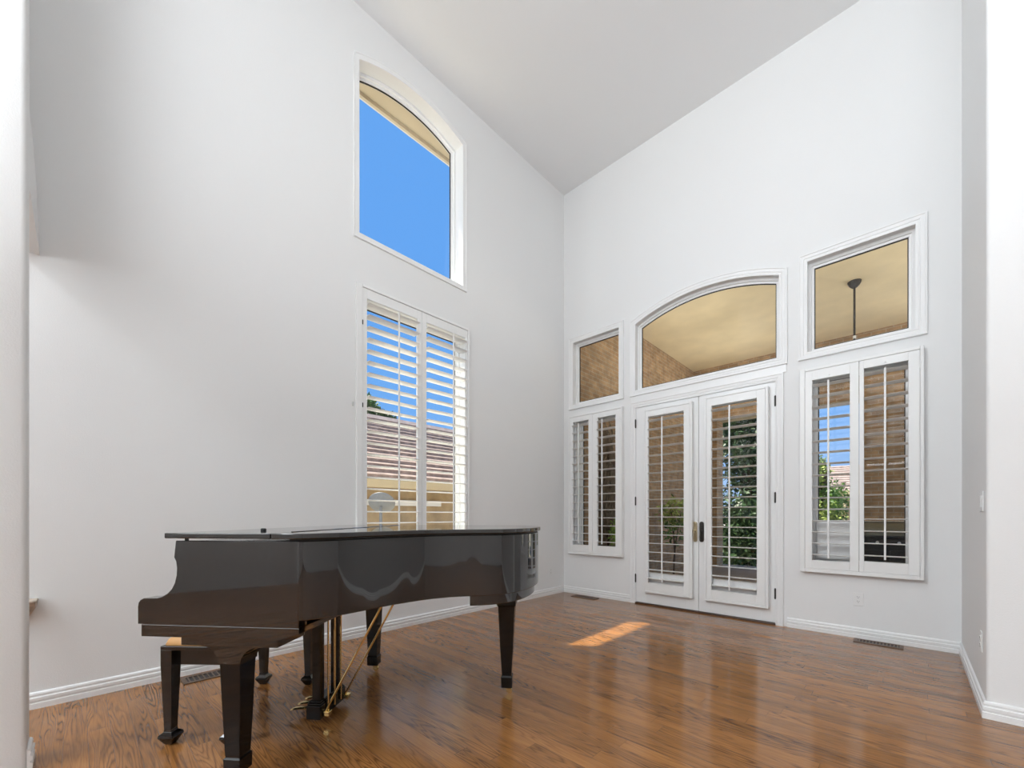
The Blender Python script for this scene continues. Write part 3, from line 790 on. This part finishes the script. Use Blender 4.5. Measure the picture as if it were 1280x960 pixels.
# neighbour's house beyond the left window: long wall with a tiled roof slope facing this house
NX = -5.6; NZ = 1.86
t = empty('neighbour_house', (NX, 0, g0)); ez = NZ-g0
MB().box(-7, 0, -8, 12, 0, ez).build('wall', M['tanwall'], t)
b = MB(); nC = 15; run = 3.5; rise = 2.35
for i in range(nC):
    x1 = .45-(run+.45)*i/nC; x0 = .45-(run+.45)*(i+1)/nC-.05
    z1 = ez+.10+rise*i/nC; z0 = ez+.10+rise*(i+1)/nC
    b.prism([(x0, z0-.02), (x0, z0+.02), (x1, z1+.085), (x1, z1-.01)], lambda p, q: (p[0], q, p[1]), -8.3, 12.3)
b.build('roof_tiles', M['tile'], t)
b = MB(); b.prism([(-run-.15, ez+rise+.02), (-run, ez+rise+.2), (-run+.15, ez+rise+.02)], lambda p, q: (p[0], q, p[1]), -8.3, 12.3); b.build('ridge_tiles', M['tile2'], t)
b = MB(); b.prism([(-7.4, ez), (-run, ez+rise), (0.3, ez)], lambda p, q: (p[0], q, p[1]), -8, 12); b.build('roof_gable', M['tanwall'], t)
MB().box(.40, .52, -8.3, 12.3, ez-.12, ez+.06).build('fascia', M['fascia'], t)
MB().box(0, .42, -8.3, 12.3, ez-.06, ez-.03).build('soffit', M['fascia'], t)
MB().box(.02, .12, -3.5, 1.9, ez-.52, ez-.38, .01).build('gutter_pipe', M['gutter'], t)
MB().box(0, .03, 2.6, 3.5, ez-1.3, ez-.55).build('window_frame', M['gutter'], t)
tag(t, 'tan neighbouring house with a tiled roof outside the left window', 'house', 'neighbouring houses')
# satellite dish in front of the neighbour's wall
dp = at(476, 634, 6.6); t = empty('satellite_dish', (dp.x, dp.y, g0)); hz = dp.z-g0
MB().tube((0, 0, 0), (0, 0, hz), .025).build('mast', M['dish'], t)
b = MB(); R = .21; dirv = Vector((-.55, .45, .62)).normalized(); a = dirv.orthogonal().normalized(); c = dirv.cross(a); rings = []
for k in range(6):
    rr = R*k/5 if k else .004; d = .09*(rr/R)**2
    rings.append([Vector((0, 0, hz))+dirv*(d+.03)+(a*math.cos(2*PI*i/24)+c*math.sin(2*PI*i/24))*rr for i in range(24)])
for k in range(5, -1, -1):
    rr = R*k/5 if k else .004; d = .09*(rr/R)**2
    rings.append([Vector((0, 0, hz))+dirv*(d+.018)+(a*math.cos(2*PI*i/24)+c*math.sin(2*PI*i/24))*rr for i in range(24)])
b.loft(rings); b.build('reflector', M['dish'], t, smooth=50)
b = MB(); e = Vector((0, 0, hz))+dirv*.30-Vector((0, 0, .10)); b.path([Vector((0, 0, hz-.2)), e], .01); b.tube(e, e-dirv*.07, .03, .02); b.build('feed_arm', M['bronze'], t)
tag(t, 'grey satellite dish outside the left window before the tan house', 'satellite dish')
# house seen through the right shutter
hp = at(1052, 600, 22); t = empty('neighbour_house', (hp.x, hp.y+2, g0), math.radians(4))
MB().box(-3.0, 6, 0, 6, 0, 2.6).build('wall', M['tanwall'], t)
b = MB()
for i in range(12):
    y0, y1 = -.4+3.2*i/12, -.4+3.2*(i+1)/12+.05; z0, z1 = 2.6+1.75*i/12, 2.6+1.75*(i+1)/12
    xl = -3.3+1.9*i/12
    b.prism([(y0, z0), (y0, z0+.08), (y1, z1+.02), (y1, z1)], lambda p, q: (q, p[0], p[1]), xl, 6.3)
b.build('roof_tiles', M['tile2'], t)
MB().box(-3.3, 6.3, -.45, -.38, 2.45, 2.66).build('fascia', M['fascia'], t)
MB().box(-1.9, -1.3, -.03, 0, .9, 2.0).build('window_pane', M['slot'], t)
MB().box(-.3, .0, -.35, -.2, 0, 2.5).build('post', M['fascia'], t)
tag(t, 'distant house with pinkish roof outside the left panel of the right shutter', 'house', 'neighbouring houses')

# ------------------------------------------------------------------ sky, sun, added fill lights
w = bpy.data.worlds.new('sky'); SC.world = w; w.use_nodes = True; nt = w.node_tree
bg = nt.nodes['Background']; tc = nt.nodes.new('ShaderNodeTexCoord'); sp = nt.nodes.new('ShaderNodeSeparateXYZ')
nt.links.new(tc.outputs['Generated'], sp.inputs[0])
r1 = nt.nodes.new('ShaderNodeValToRGB'); e = r1.color_ramp.elements
e[0].position = 0; e[0].color = (.50, .66, .92, 1); e[1].position = .45; e[1].color = (.135, .395, .93, 1)
k = e.new(.12); k.color = (.30, .53, .95, 1); k = e.new(.24); k.color = (.175, .44, .94, 1)
nt.links.new(sp.outputs[2], r1.inputs[0])
nt.links.new(r1.outputs[0], bg.inputs['Color']); bg.inputs['Strength'].default_value = 1.0

sd = bpy.data.lights.new('sun', 'SUN'); sd.energy = 9.5; sd.angle = math.radians(.6); sd.color = (1, .95, .80)
so = bpy.data.objects.new('sun', sd); COL.objects.link(so)
so.rotation_euler = Vector((1, .64, -2.45)).to_track_quat('-Z', 'Y').to_euler(); so.location = (-8, -6, 20)

def area(name, loc, target, sx, sy, power, col=(1, 1, 1)):
    l = bpy.data.lights.new(name, 'AREA'); l.shape = 'RECTANGLE'; l.size = sx; l.size_y = sy; l.energy = power; l.color = col
    o = bpy.data.objects.new(name, l); COL.objects.link(o); o.location = loc
    o.rotation_euler = (Vector(target)-Vector(loc)).to_track_quat('-Z', 'Y').to_euler(); return o
# unseen fill lights added behind the camera to brighten the room evenly
area('rear_fill_light', (2.2, -9.9, 3.2), (2.8, 0, .8), 4.0, 3.4, 150, (.875, .945, 1))
area('side_fill_light', (.1, -7.2, 4.55), (3.9, -1.0, .2), 3.0, .8, 205, (.875, .945, 1))
area('ceiling_fill_light', (4.0, -6.8, 2.2), (4.0, -6.4, H), 2.4, 2.0, 225, (.885, .95, 1))
area('ceiling_fill_light', (7.6, -7.4, 2.2), (7.2, -7.0, H), 1.8, 1.8, 50, (.885, .95, 1))
# unseen fill lights added below the patio ceiling to brighten it
for x, y in ((1.2, 1.6), (1.2, 3.7), (4.0, 1.6), (4.2, 3.7)):
    area('patio_fill_light', (x, y, 2.9), (x, y, 5), .9, .9, 13, (1, .985, .96))

SC.view_settings.view_transform = 'Standard'
SC.view_settings.look = 'None'
SC.view_settings.gamma = 1
SC.view_settings.use_curve_mapping = False
SC.view_settings.exposure = 0.0
